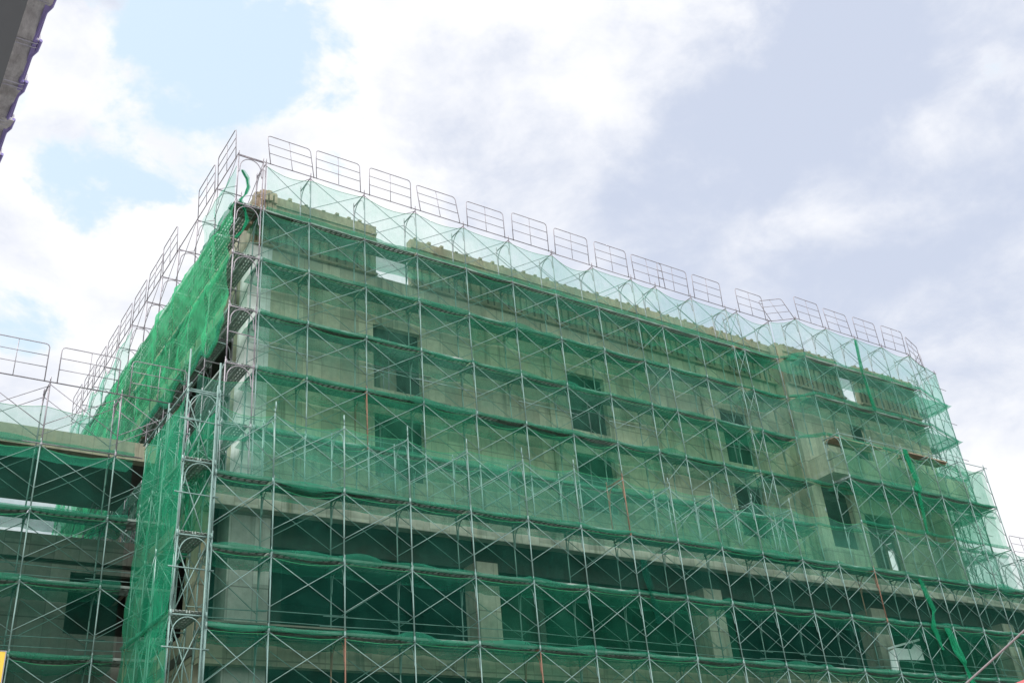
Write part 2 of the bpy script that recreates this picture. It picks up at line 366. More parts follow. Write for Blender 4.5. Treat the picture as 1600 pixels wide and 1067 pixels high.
for z0, z1 in ((-3.26, .09), (-7.3, -3.76), (-ZG, -7.81)):
    for x0, x1 in ((6.15, 7.2), (13.3, 14.0), (21.9, 22.7), (30.2, 31.0), (38.4, 39.2), (45, 45.8)):
        w = MB(); zt = z1 if z1 < 0 else -.72; w.box(x0, x1, 1.75, 2.44, z0+.01, zt-.01) if x0 > 8 else w.box(x0, x1, 1.6, 2.44, z0+.01, z1-.01)
        o = w.build('podium_column', M['conc_pale'] if x0 < 8 else M['beam'], B)
    w = MB(); w.box(8.6, 9.3, 6, 6.7, z0, z1); w.box(17, 17.8, 6, 6.7, z0, z1); w.box(26, 26.8, 6, 6.7, z0, z1); w.build('inner_column', M['conc_in'], B)
w = MB(); w.box(45.85, 46.05, 1.45, 10, -ZG, .09); w.build('podium_end_wall', M['conc_dark'], B)
w = MB(); w.box(POD, 46, 10, 10.2, -ZG, .09); w.box(16.2, 16.4, 3, 9.9, -ZG, .08); w.box(33, 33.2, 5, 9.9, -ZG, .08); w.build('back_wall', M['conc_in'], B)
w = MB(); wall_grid(w, 1.7, 24, -ZG, .09, POD+.02, POD+.22, [(2.6, 7, -3.1, -.4), (8, 13, -3.1, -.4)], 'y'); w.build('podium_side_wall', M['conc_dark'], B)

# ---------------------------------------------------------------- left wing
Wg = thing('concrete_wing', (0, 0, ZG), 'low open concrete wing with a deep roof beam at the left edge', 'building')
w = MB(); w.box(-14, 5.3, 5.42, 5.75, 2.35, 2.88); w.build('edge_beam', M['conc_dark'], Wg)
w = MB(); w.box(-14, 5.3, 5.76, 9.6, 2.40, 2.86); w.box(1.0, 1.35, 5.76, 8.89, 2.0, 2.39); w.build('roof_slab', M['conc_in'], Wg)
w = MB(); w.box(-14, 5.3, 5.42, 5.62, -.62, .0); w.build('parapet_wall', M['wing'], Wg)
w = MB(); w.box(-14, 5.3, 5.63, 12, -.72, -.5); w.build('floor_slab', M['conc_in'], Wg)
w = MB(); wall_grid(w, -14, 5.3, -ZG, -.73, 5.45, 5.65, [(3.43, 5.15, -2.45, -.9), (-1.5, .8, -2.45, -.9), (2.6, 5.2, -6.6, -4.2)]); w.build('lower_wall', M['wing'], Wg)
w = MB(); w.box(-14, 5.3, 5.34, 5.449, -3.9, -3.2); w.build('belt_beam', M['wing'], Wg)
for x in (-8.5, -2.6):
    w = MB(); w.box(x, x+.5, 5.8, 6.3, -.49, 2.39); w.build('column', M['beam'], Wg)
w = MB(); w.box(-14, 5.3, 9.0, 9.2, -ZG, -.73); w.build('inner_wall', M['conc_in'], Wg)
w = MB(); w.box(5.0, 5.3, 8.7, 9.3, -.49, 1.89); w.build('column', M['beam'], Wg)

# ---------------------------------------------------------------- scaffolding kit
H = 1.7486; FW = .76
def frame_mb(h=H):
    a = MB()
    a.tube([(0, 0, 0), (0, 0, h+.02)], .0195); a.tube([(0, FW, 0), (0, FW, h+.02)], .0195)
    a.tube([(0, 0, h+.02), (0, 0, h+.14)], .016, 5); a.tube([(0, FW, h+.02), (0, FW, h+.14)], .016, 5)
    a.tube([(0, 0, -.07), (0, 0, .07)], .029); a.tube([(0, FW, -.07), (0, FW, .07)], .029)
    a.tube([(0, 0, h-.03), (0, FW, h-.03)], .020)
    arc = [(0, .004, h-.66), (0, .05, h-.58), (0, .055, h-.44)]
    for i in range(1, 12):
        t = math.pi*i/12; arc.append((0, FW/2-(FW/2-.055)*math.cos(t), h-.44+.37*math.sin(t)))
    arc += [(0, FW-.055, h-.44), (0, FW-.05, h-.58), (0, FW-.004, h-.66)]
    a.tube(arc, .015, 5)
    return a
FRAME_MB = frame_mb()
FRAME = {k: FRAME_MB.mesh('scaffold_frame_'+k, M[k], True) for k in ('steel', 'steel_grey', 'rust')}
def brace_mb(Lb):
    a = MB(); a.tube([(.0, 0, .52), (Lb, 0, H-.08)], .0108, 5); a.tube([(.0, .016, H-.08), (Lb, .016, .52)], .0108, 5); return a
def deck_mb(Lb):
    a = MB(); x0, x1 = .03, Lb-.03
    for y in (.05, .40):
        a.box(x0, x1, y, y+.03, -.06, .0); a.box(x0, x1, y+.29, y+.32, -.06, .0)
        for k in range(3): a.box(x0, x1, y+.045+k*.083, y+.105+k*.083, -.02, -.006)
        n = int(Lb/.16)
        for k in range(n): x = x0+.05+k*(x1-x0-.1)/(n-1); a.box(x, x+.05, y+.031, y+.289, -.035, -.021)
    return a
def rails_mb(Lb, seed=0):
    rr = random.Random(seed); a = MB()
    for z in (.36, .60):
        z += rr.uniform(-.03, .03); a.tube([(-rr.uniform(0, .3), FW-.03, z+rr.uniform(-.03, .03)), (Lb+rr.uniform(0, .45), FW-.03, z+rr.uniform(-.03, .03))], .013, 5)
    return a
cache = {}
def kit(kind, Lb, mat, var=0):
    k = (kind, round(Lb, 3), mat, var)
    if k not in cache:
        f = {'cross_brace': brace_mb, 'deck_plank': deck_mb}.get(kind)
        mb = f(Lb) if f else rails_mb(Lb, var)
        cache[k] = (mb, mb.mesh(kind+'_mesh', M[mat], kind != 'deck_plank'))
    return cache[k]
def place(kind, items, parent):
    """items: (matrix in run space, MB, mesh, material, label). Biggest hundred in view become parts, the rest one stuff part."""
    if not items: return
    def key(it):
        p = parent.location + it[0] @ Vector((0, 0, .9)); return (not seen(p), (p-CAM).length)
    items.sort(key=key)
    for mt, mb, me, mat, lab in items[:100]:
        o = link(kind, me, parent, mat=mt)
        if lab: o['label'] = lab
    rest = items[100:]
    if rest:
        a = MB()
        for mt, mb, me, mat, lab in rest: a.add(mb, mt)
        tag(a.build(kind, M['steel'] if kind != 'deck_plank' else M['deck'], parent, kind != 'deck_plank'), kind='stuff')
def zrot(v): return math.atan2(v[1], v[0])
def scaffold_run(label, posts, inward, tops, decks=(), rails=(), mat='steel', topmat=None, group='scaffold runs round the building', missing=(), base=None, rust=.010, stub=None):
    """posts: outer standards (x, y); inward: unit vector to the wall; tops: the height of the top of each lift"""
    x0, y0 = posts[0]
    root = thing('scaffold', (x0, y0, ZG + (base if base is not None else tops[-1]-H)), label, 'scaffold', group)
    zb = root.location.z
    inw = Vector((*inward, 0)); fr = []; br = []; dk = []; rl = []
    a_in = zrot(inward) - math.pi/2
    rnd = random.Random(len(posts)*31 + int(x0*10))
    for k, zt in enumerate(tops):
        z = ZG+zt-H-zb
        for i, p in enumerate(posts):
            if (i, k) in missing: continue
            mk = mat if not (topmat and k == 0) else topmat
            lab = None
            if rnd.random() < rust: mk = 'rust'; lab = 'rusty orange frame'
            fr.append((Matrix.Translation((p[0]-x0+rnd.gauss(0, .008), p[1]-y0+rnd.gauss(0, .008), z)) @ Matrix.Rotation(rnd.gauss(0, .005), 4, 'Y') @ Matrix.Rotation(a_in, 4, 'Z'), FRAME_MB, FRAME[mk], mk, lab))
        for i in range(len(posts)-1):
            if (i, k) in missing or (i+1, k) in missing: continue
            p, q = Vector(posts[i]), Vector(posts[i+1]); d = q-p; Lb = d.length
            if Lb > 2.6: continue
            ang = zrot(d); base_m = Matrix.Translation((p.x-x0, p.y-y0, z)) @ Matrix.Rotation(ang, 4, 'Z')
            bm = 'steel' if not (topmat and k == 0) else topmat
            mb, me = kit('cross_brace', Lb, bm); s = 1 if (d.x*inward[1]-d.y*inward[0]) > 0 else -1
            br.append((base_m @ Matrix.Translation((0, -.02*s, rnd.uniform(-.04, .04))) @ Matrix.Rotation(rnd.gauss(0, .008), 4, 'Y'), mb, me, 'steel', None))
            if rnd.random() < .8: br.append((base_m @ Matrix.Translation((0, (FW+.01)*s, rnd.uniform(-.05, .05))), mb, me, 'steel', None))
            if k in decks and Lb > .9:
                mb, me = kit('deck_plank', Lb, 'deck'); fm = base_m if s > 0 else base_m @ Matrix.Translation((0, -FW, 0))
                dk.append((fm @ Matrix.Translation((0, 0, H+.06+rnd.uniform(0, .02))), mb, me, 'deck', None))
            if k in rails and Lb > 1.2:
                mb, me = kit('hand_rail', Lb, 'steel', rnd.randrange(6)); fm = base_m if s > 0 else base_m @ Matrix.Translation((0, -FW-.06, 0))
                rl.append((fm, mb, me, 'steel', None))
    place('scaffold_frame', fr, root); place('cross_brace', br, root); place('deck_plank', dk, root); place('hand_rail', rl, root)
    if stub:                   # legs that carry the lowest lift down to what it stands on
        a = MB(); zl = tops[-1]-H
        for p in posts:
            for o_ in (0, FW): a.tube([(p[0]-x0+inward[0]*o_, p[1]-y0+inward[1]*o_, ZG+stub-zb), (p[0]-x0+inward[0]*o_, p[1]-y0+inward[1]*o_, ZG+zl-zb)], .02)
        a.build('base_jack', M['steel'], root)
    return root

ZA = 10.862
A_tops = [ZA-H*k for k in range(6)]
XA = 6.291; b = 1.829
A1 = [(6.68, 1.676)] + [(XA+b*i, 1.676) for i in range(1, 9)] + [(22.12, 1.676), (23.949, 1.676), (25.778, 1.676), (26.39, 1.676), (28.219, 1.676)]
A2 = [(29.1, 1.0), (30.93, 1.0), (32.76, 1.0), (34.59, 1.0), (36.42, 1.0)]
A3 = [(38.35, 1.55), (39.18, 1.62)]
upper = scaffold_run('tall steel frame scaffold along the upper front wall, resting on the ledge', A1, (0, 1), A_tops, decks=range(1, 6), rails=(4,), topmat='steel_grey', base=.36)
def bars(run, name, segs, r=.017, mat='steel_grey'):
    a = MB(); o = run.location
    for s_ in segs: a.tube([Vector((p[0], p[1], p[2]+ZG))-o for p in s_], r)
    return a.build(name, M[mat], run, True)
bars(upper, 'ledger', [[(5.84, 1.676, ZA), (17.4, 1.64, ZA+.02)], [(17.2, 1.66, ZA-.02), (28.3, 1.64, ZA+.01)], [(28.219, 1.676, ZA), (29.1, 1.0, ZA)]])
bars(upper, 'ledger', [[(A1[i][0]-.3, 1.676+FW, 6.1), (A1[i+1][0]+.5, 1.676+FW, 6.12+.03*(i % 2))] for i in (1, 2, 3, 4, 6, 8)] + [[(A1[i][0]-.2, 1.70, 4.62), (A1[i+1][0]+.3, 1.70, 4.6)] for i in (0, 2, 3, 5, 7)], .013, 'steel')
right = scaffold_run('steel frame scaffold stepped forward around the projecting right part of the front', A2, (0, 1), A_tops[:3], decks=(1, 2), topmat='steel_grey', stub=5.1, base=5.1)
bars(right, 'ledger', [[(29.0, .98, ZA), (36.5, .98, ZA+.02)], [(36.42, 1.0, ZA), (38.4, 1.55, ZA)], [(28.219, 1.676, 9.11), (29.1, 1.0, 9.11)], [(28.219, 1.676, 7.36), (29.1, 1.0, 7.36)]])
rend = scaffold_run('narrow end tower of frames at the far right corner of the upper floors', A3 , (0, 1), A_tops, decks=(), topmat='steel_grey', base=.36, rust=0)
bars(rend, 'ledger', [[(38.3, 1.55, z), (39.3, 1.63, z)] for z in A_tops] + [[(36.42, 1.0, z), (38.35, 1.55, z)] for z in A_tops[1:]] + [[(38.0, 1.5, z-.85), (39.6, 1.6, z-.85)] for z in A_tops] + [[(36.42, 1.0+(1.2 if j else 0), z), (38.35, 1.55, z-H+.3)] for j, z in enumerate(A_tops)], .014)
# right end run going back along the end wall
rb = scaffold_run('scaffold returning along the hidden end wall on the right', [(39.18, 2.6), (39.18, 4.43), (39.18, 6.26), (39.18, 8.09)], (-1, 0), A_tops, decks=range(1, 6), base=.36, topmat='steel_grey')

Lp = [(5.84, 1.676+b*j) for j in range(12)]
left = scaffold_run('steel frame scaffold running back along the left side wall', Lp, (1, 0), A_tops, decks=range(1, 6), mat='steel_grey', topmat='steel_grey', base=.36, rust=.05)
bars(left, 'ledger', [[(5.82, 1.6, ZA), (5.82, 21.9, ZA+.02)], [(5.86, 1.7, 5.0), (5.86, 5.4, 5.05)], [(5.86, 3.4, 4.6), (5.86, 8, 4.62)]] + [[(5.84, 1.676+b*j, 4.8), (6.62, 1.676+b*j, 4.78)] for j in (0, 1, 2, 3)])

# lower front
XB = 6.614
B_tops = [1.749, 0, -1.749, -3.497, -5.246, -6.995, -8.74]
B1 = [(5.21, 0)] + [(XB+b*i, 0) for i in range(0, 21)]
lower = scaffold_run('long scaffold of crossed braces along the lower floors below the ledge', B1, (0, 1), B_tops, decks=(1, 2, 3, 4, 5), rails=(2, 3), base=-ZG, missing={(12, 0)})
for i, (x, y) in enumerate(B1[:14]): bars(lower, 'joint_pin', [[(x, y, 1.86), (x, y, 2.08+.05*math.sin(i*3))]], .019, 'steel')
D1 = [(XB+b*i, 0) for i in range(12, 18)]
dd = scaffold_run('raised scaffold bays standing in front of the balcony on the right', D1, (0, 1), [5.246, 3.497], decks=(1,), base=1.76, rust=.06)
bars(dd, 'ledger', [[(28.5, -.02, 5.2), (37.9, -.02, 5.25)], [(28.56, 0, 4.4), (28.56, .8, 4.4)]], .016, 'steel')
# corner tower
T_tops = [1.97, .22, -1.53, -3.28, -5.03, -6.78, -8.53]
Tp = [(4.45, 0), (4.45, 1.45), (4.45, 2.35), (4.45, 3.35)]
tower = scaffold_run('narrow corner tower of arched frames wrapped in green net at the left', Tp, (1, 0), T_tops, decks=(1, 2, 3), base=-ZG, rust=.08)
a = MB()
for p0, p1, r in (((5.21, .12, -9), (5.21, .12, 2.9), .026), ((5.13, -.03, -9), (5.13, -.03, 2.2), .022), ((4.45, 1.55, -9), (4.45, 1.55, 2.3), .022), ((4.45, .08, -9), (4.45, .08, 3.1), .022), ((4.45, -.2, 2.05), (4.45, 3.6, 2.0), .024), ((4.42, 0.02, 2.0), (5.3, .02, 2.0), .02)):
    a.tube([Vector(q)+Vector((0, 0, ZG))-tower.location for q in (p0, p1)], r)
for z in (1.2, -.6, -2.3, -4.0):
    a.tube([Vector((4.3, -.03, z+ZG))-tower.location, Vector((5.3, -.03, z+ZG-.02))-tower.location], .016)
    a.tube([Vector((4.5, .1, z+ZG-1))-tower.location, Vector((5.15, .1, z+ZG+.6))-tower.location], .014); a.tube([Vector((5.1, .14, z+ZG-1))-tower.location, Vector((4.5, .14, z+ZG+.6))-tower.location], .014)
a.build('standard', M['steel'], tower, True)

# left wing scaffold
C_tops = [3.68, 1.931, .182, -1.567, -3.315, -5.06, -6.81]
XC = 2.09
C1 = [(XC+b*i, 4.256) for i in range(-4, 3)]
wing = scaffold_run('scaffold standing in front of the low wing at the left edge', C1, (0, 1), C_tops, decks=(2, 3, 4), rails=(2, 3, 4), base=-ZG, topmat='steel_grey')
bars(wing, 'ledger', [[(-6, 4.24, 3.68), (5.6, 4.24, 3.66)], [(-6, 4.27, 1.93), (4.6, 4.25, 1.93)]], .018)
# far right lower scaffold, one lift higher than the ledge
E1 = [(XB+b*i+.05, .9) for i in range(18, 22)]
far = scaffold_run('low scaffold beyond the right end of the building', E1, (0, 1), [1.75], decks=(), base=0, topmat='steel_grey')
bars(far, 'ledger', [[(39.3, .88, 1.76), (46, .88, 1.76)]])

# ---------------------------------------------------------------- guard rail panels
ORD = ['first', 'second', 'third', 'fourth', 'fifth', 'sixth', 'seventh', 'eighth', 'ninth', 'tenth', 'eleventh', 'twelfth', 'thirteenth', 'fourteenth', 'fifteenth', 'sixteenth', 'seventeenth', 'eighteenth', 'nineteenth', 'twentieth']
def guard(p, q, label, group, lean=0., out=(0, -1), w=None, shear=0., h=1.05):
    """tube panel between two standards, feet on the ledger"""
    p, q = Vector(p), Vector(q); d = (q-p); Lb = d.length; d.normalize(); w = w or Lb-.34
    o0 = (Lb-w)/2
    root = thing('guard_rail', (p.x, p.y, p.z+ZG), label, 'guard rail', group)
    ov = Vector((*out, 0))
    def P(x, z): return d*(o0+x+shear*z) + Vector((0, 0, z)) + ov*(lean*z)
    r = .09
    hoop = [P(0, -.04), P(0, h-r), P(.03, h-.03), P(r, h), P(w-r, h), P(w-.03, h-.03), P(w, h-r), P(w, -.04)]
    a = MB(); a.tube(hoop, .015, 5); a.build('hoop', M['steel_grey'], root, True)
    for z in (h*.36, h*.68):
        a = MB(); a.tube([P(0, z), P(w, z)], .0115, 5); a.build('mid_rail', M['steel_grey'], root, True)
    a = MB(); a.tube([P(w/2, .0), P(w/2, h)], .0105, 5); a.build('centre_post', M['steel_grey'], root, True)
    return root
G1 = 'guard rail panels along the top of the front scaffold'
allA = A1[:9] + A1[9:]
n = 0; rr = random.Random(3)
for i in range(len(A1)-1):
    x0, x1 = A1[i][0], A1[i+1][0]
    if x1-x0 < .8: continue
    w_ = 1.5
    if i == 0: p0, p1, sh, w_ = 6.72, 8.3, -.12, 1.4
    else: p0, p1, sh = x0, x1, rr.uniform(-.10, .03)
    if 1.0 < x1-x0 < 1.3: p1 = x0+1.829; sh = -.10
    if i == 8: sh = -.08
    guard((p0, 1.64 - .03*(i % 2), ZA), (p1, 1.64 - .03*(i % 2), ZA), f'{ORD[n]} guard rail panel from the left corner on top of the front scaffold', G1, rr.uniform(-.06, .12), shear=sh, w=w_); n += 1
guard((28.28, 1.62, ZA), (29.1, 1.0, ZA), f'{ORD[n]} guard rail panel from the left corner, tilted over the step in the front scaffold', G1, .0, shear=-.35, w=.95, h=1.0); n += 1
for i in range(4):
    guard((A2[i][0], .96, ZA), (A2[i+1][0], .96, ZA), f'{ORD[n]} guard rail panel from the left corner, above the stepped forward bays', G1, rr.uniform(-.05, .1), shear=rr.uniform(-.12, 0), w=1.45); n += 1
guard((36.5, 1.0, ZA), (38.3, 1.55, ZA), f'{ORD[n]} guard rail panel from the left corner, beside the end tower', G1, 0, w=1.5); n += 1
guard((38.5, 1.62, ZA), (39.15, 2.4, ZA), 'last guard rail panel turned round the far right corner', G1, 0, w=.8, out=(1, 0), h=.95)
G2 = 'guard rail panels along the top of the left side scaffold'; n = 0
for j in range(11):
    if j == 2: continue
    pos = ['nearest', 'second nearest', 'third nearest', 'fourth nearest', 'fifth nearest', 'sixth nearest', 'seventh nearest', 'eighth nearest', 'ninth nearest', 'farthest'][n]
    guard((5.80, Lp[j][1], ZA), (5.80, Lp[j+1][1], ZA), f'{pos} guard rail panel climbing the skyline of the left side scaffold', G2, rr.uniform(-.02, .05), out=(-1, 0), w=1.55, shear=rr.uniform(-.03, .03)); n += 1
for x0_, lb in ((-3.4, 'guard rail panel on the wing scaffold, cut by the left picture edge'), (-1.57, 'guard rail panel on the wing scaffold, second from the left edge')):
    pass
G3 = 'guard rail panels on top of the left wing scaffold'
guard((.26, 4.22, 3.68), (2.09, 4.22, 3.68), 'guard rail panel on the wing scaffold cut by the left picture edge', G3, .02, w=1.52)
guard((2.09, 4.22, 3.68), (3.92, 4.22, 3.68), 'guard rail panel in the middle of the wing scaffold top', G3, .0, w=1.52)
guard((3.92, 4.22, 3.68), (5.75, 4.22, 3.68), 'guard rail panel on the wing scaffold in front of the drooping green net', G3, .02, w=1.5)
guard((39.45, .86, 1.76), (41.2, .86, 1.76), 'guard rail panel on the low scaffold at the right picture edge', 'guard rail panels at the far right', .0, shear=-.05, w=1.6)

# ---------------------------------------------------------------- nets
def sheet(label, A, Bp, z0, z1, mat, out=(0, -1), ties=None, sag=.12, bulge=.08, rough=.03, step=.13, seed=0, group='green safety net sheets', droop=.06, hem=True, slant=0, name='safety_net', fold=0):
    """net hung between A and Bp (x, y) from height z1 down to z0, tied at the standards, sagging and bellying between them"""
    A, Bp = Vector((*A, 0)), Vector((*Bp, 0)); d = Bp-A; Lb = d.length; d.normalize(); o_ = Vector((*out, 0))
    rv = random.Random(seed*7+1); 
    if mat == 'net': mat = rv.choice(('net', 'net', 'net_b', 'net_c'))
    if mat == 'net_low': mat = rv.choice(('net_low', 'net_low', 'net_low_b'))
    ties = ties or [i*b for i in range(int(Lb/b)+2)]
    ties = sorted({0.0, Lb, *[t for t in ties if 0 < t < Lb]})
    rnd = random.Random(seed)
    sg = [rnd.uniform(.15, 1)*sag*(1.9 if rnd.random() < .16 else 1) for _ in ties]; sb = [rnd.uniform(.1, 1)*droop for _ in ties]; bl = [rnd.uniform(.3, 1.2)*bulge for _ in ties]
    nu = max(4, int(Lb/step)); nv = max(6, int((z1-z0)/step))
    root = thing(name, (A.x, A.y, z0+ZG), label, 'safety net', group)
    a = MB(); top = []; bot = []
    for i in range(nu+1):
        s = Lb*i/nu; k = max(j for j in range(len(ties)) if ties[j] <= s+1e-6); k = min(k, len(ties)-2)
        t = (s-ties[k])/max(1e-6, ties[k+1]-ties[k]); par = 4*t*(1-t); wdt = min(1, (ties[k+1]-ties[k])/b)
        zt = z1 - sg[k]*par*wdt + slant*s; zb_ = z0 - sb[k]*par*wdt + slant*s
        for j in range(nv+1):
            v = j/nv; z = zb_+(zt-zb_)*v
            q = Vector((A.x+d.x*s, A.y+d.y*s, 0))
            n1 = noise.noise(Vector((s*.9+seed*3.1, z*.7, seed*1.7))); n2 = noise.noise(Vector((s*3.2+seed, z*1.3+s*.9, 4.2+seed))); n3 = noise.noise(Vector((s*2.1-z*1.6, seed*2.3, z*.3)))
            off = bl[k]*par*wdt*math.sin(math.pi*(.15+.7*v)) + rough*(n1*1.2+n2*.8) + fold*abs(n3)*(1-.5*v)
            edge = min(1, 6*min(v, 1-v)+.25)
            q += o_*(off*edge); z += rough*.5*n2*edge
            a.v.append((q.x-A.x, q.y-A.y, z-z0))
            if j == nv: top.append(a.v[-1])
            if j == 0: bot.append(a.v[-1])
    for i in range(nu):
        for j in range(nv):
            n_0 = i*(nv+1)+j; a.f.append((n_0, n_0+nv+1, n_0+nv+2, n_0+1)); a.mi.append(0)
    a.build('mesh_cloth', M[mat], root, True)
    if hem:
        gm = MB(); nb = len(bot)                       # slack cloth gathered along the lower edge
        for i in range(nb):
            hgt = .10+.16*abs(noise.noise(Vector((i*.09, seed*1.3, 2))))*(2.2 if noise.noise(Vector((i*.03, seed, 9))) > .05 else .8)
            for j in range(5):
                v = j/4; wv = .05*noise.noise(Vector((i*.31, j*1.7, seed)))
                pb = Vector(bot[i]); q = pb + o_*(.03+.05*math.sin(v*math.pi)+wv) + Vector((0, 0, (v-.35)*hgt)); gm.v.append(tuple(q))
        for i in range(nb-1):
            for j in range(4): q = i*5+j; gm.f.append((q, q+5, q+6, q+1)); gm.mi.append(0)
        gm.build('gathered_edge', M['net_flat'], root, True)
        c = MB(); c.tube(top[::2], .007, 5); c.tube(bot[::2], .006, 5); c.build('hem_rope', M['rope'], root, True)
    return root
LIFT = ['topmost lift', 'second lift from the top', 'third lift from the top', 'fourth lift from the top', 'fifth lift from the top', 'sixth lift from the top']
def span_ties(posts, i0, i1): x0 = posts[i0][0]; return [p[0]-x0 for p in posts[i0:i1+1]]
segs = [(0, 4, 'left corner stretch'), (4, 8, 'left of centre stretch'), (8, 13, 'right of centre stretch')]
sd_ = 1
GA = 'net sheets on the upper front scaffold'
for k in range(6):
    zt = A_tops[k]; zb = zt-H
    for i0, i1, nm in segs:
        sd_ += 1
        mt = 'net_thin' if k == 0 else 'net'
        sheet(f'pale green net, {nm}, {LIFT[k]}, upper front' if k == 0 else f'green net, {nm}, {LIFT[k]}, upper front',
              (A1[i0][0] if i0 else 6.72, 1.635 if k == 0 else 1.73), (A1[i1][0], 1.635 if k == 0 else 1.73), zb+.02, zt-(.18 if k == 0 else .07), mt, ties=span_ties(A1, i0, i1), sag=.24 if k == 0 else .13, bulge=.05, rough=.025, seed=sd_, group=GA, droop=.10)
    if k < 3:
        sheet(f'green net sheet across the stepped forward bays, {LIFT[k]}', (28.25, 1.62), (29.08, .955), zb+.02, zt-.08, 'net_thin' if k == 0 else 'net', seed=sd_+50, group=GA, sag=.1)
        sheet(f'green net sheet in front of the projecting wall, {LIFT[k]}', (29.1, .955), (36.42, .955), zb+.02, zt-.1, 'net_thin' if k == 0 else 'net', seed=sd_+70, group=GA, sag=.22)
    sheet(f'green net sheet closing the right end, {LIFT[k]}', (36.42, .96) if k < 3 else (36.6, 1.5), (39.25, 1.62), zb+.02, zt-.06, 'net_thin', seed=sd_+90, group=GA, sag=.15, bulge=.1)
    sheet(f'pale net round the far right corner, {LIFT[k]}', (39.24, 1.62), (39.24, 4.5), zb+.02, zt-.06, 'net_thin', out=(1, 0), seed=sd_+110, group=GA, sag=.2, bulge=.2)
# flat catch nets between scaffold and wall, one at each deck
def catch(label, x0, x1, ya, yb, z, seed, group, droop=.12, xt=None, mat='net_flat'):
    root = thing('catch_net', (x0, ya, z+ZG), label, 'safety net', group)
    a = MB(); nu = int((x1-x0)/.15)+2; nv = 6
    for i in range(nu+1):
        x = x0+(x1-x0)*i/nu; ph = ((x-x0)/b) % 1
        for j in range(nv+1):
            v = j/nv; y = ya+(yb-ya)*v
            zz = -droop*4*ph*(1-ph)*(.4+.6*v*(1-v)*4) + .04*noise.noise(Vector((x*1.4, y*2, seed))) + .03*noise.noise(Vector((x*5, y*5, seed)))
            a.v.append((x-x0, y-ya, zz))
    for i in range(nu):
        for j in range(nv): q = i*(nv+1)+j; a.f.append((q, q+nv+1, q+nv+2, q+1)); a.mi.append(0)
    a.build('mesh_cloth', M[mat], root, True); return root
GC = 'flat nets slung under the scaffold decks'
for k in range(1, 6):
    catch(f'flat net strip under the deck below the {LIFT[k-1]}, upper front', 6.6, 28.3, 1.76, 2.86, A_tops[k]-.10, k, GC)
    catch(f'flat net shelf under the {LIFT[k-1]} at the far right end', 36.6 if k < 3 else 36.9, 39.15, 1.3 if k < 3 else 1.6, 2.9, A_tops[k]-.08, k+20, GC, .1)
    if k < 3: catch(f'flat net strip below the {LIFT[k-1]} on the stepped forward bays', 28.4, 36.5, 1.08, 2.2, A_tops[k]-.10, k+10, GC)
    catch(f'flat net shelf round the right corner below the {LIFT[k-1]}', 38.1, 39.15, 2.95, 6.2, A_tops[k]-.06, k+30, GC, .12)
# lower front nets
GB = 'net sheets on the lower front scaffold'
BL = ['above the ledge', 'just under the ledge', 'second lift under the ledge', 'third lift under the ledge', 'fourth lift under the ledge', 'fifth lift under the ledge', 'lowest lift']
for k in range(7):
    zt = B_tops[k]; zb = zt-H
    for i0, i1, nm in ((0, 4, 'left end'), (4, 9, 'left of centre'), (9, 13, 'right of centre'), (13, 21, 'right end')):
        if k == 0 and i0 == 13:
            continue
        sd_ += 1
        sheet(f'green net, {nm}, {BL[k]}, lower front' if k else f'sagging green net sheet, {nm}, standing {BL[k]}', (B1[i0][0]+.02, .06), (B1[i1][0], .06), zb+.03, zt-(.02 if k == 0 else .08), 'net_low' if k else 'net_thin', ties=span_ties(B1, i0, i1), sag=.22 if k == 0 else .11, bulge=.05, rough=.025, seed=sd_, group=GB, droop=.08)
for k in range(1, 5):
    catch(f'flat net strip under the deck at the lift {BL[k]}', 5.3, 44, .06, .95 if k == 1 else 1.05, B_tops[k]-.09, k+40, GC, .05 if k == 1 else .12)
sheet('green net sheet round the raised bays in front of the balcony, upper lift', (28.6, .06), (37.7, .06), 3.52, 5.15, 'net', seed=201, group=GB, sag=.35)
sheet('green net sheet round the raised bays in front of the balcony, lower lift', (28.6, .06), (37.7, .06), 1.78, 3.42, 'net', seed=202, group=GB, sag=.15)
sheet('green net sheet at the foot of the raised bays on the ledge', (28.5, .06), (39.3, .06), .03, 1.7, 'net', seed=203, group=GB, sag=.25)
catch('flat net slung under the raised bays in front of the balcony', 28.6, 37.7, .06, 1.15, 3.40, 77, GC, .15)
sheet('pale net on the low scaffold beyond the right end', (39.4, .95), (44.5, .95), .05, 1.65, 'net_thin', seed=205, group=GB, sag=.2)
for k_, (z0_, z1_, y_) in enumerate(((3.55, 5.55, 1.0), (1.85, 3.5, 1.0), (.4, 1.8, 1.0))):
    sheet(f'green net sheet in front of the recess under the balcony, strip {ORD[k_]} from the top', (27.3, y_), (39.1, y_), z0_, z1_, 'net', seed=230+k_, group=GB, sag=.12)
# tower nets
GT = 'net sheets round the left corner tower'
sheet('dense green net wrapped down the side of the left corner tower', (4.40, .0), (4.40, 3.3), -3.3, 1.75, 'net_tower', out=(-1, 0), ties=[1.45, 2.35], seed=301, group=GT, sag=.15, bulge=.10, rough=.06, fold=.10, step=.09)
sheet('dense green net on the lowest part of the left corner tower', (4.40, -.02), (4.40, 3.5), -9.5, -3.25, 'net_tower', out=(-1, 0), ties=[1.45, 2.35], seed=302, group=GT, sag=.1, bulge=.14, rough=.06, fold=.1, step=.11)
sheet('loose green net hanging inside the left corner tower', (5.25, .3), (5.25, 3.2), -1.4, 1.9, 'net_tower', out=(-1, 0), seed=303, group=GT, sag=.5, bulge=.2, rough=.08, fold=.15, step=.1)
sheet('green net drawn aslant from the tower top to the upper corner', (4.9, .9), (6.7, 1.8), 1.2, 2.9, 'net', out=(0, -1), seed=304, group=GT, sag=.5, bulge=.2, rough=.08, slant=.3, step=.1)
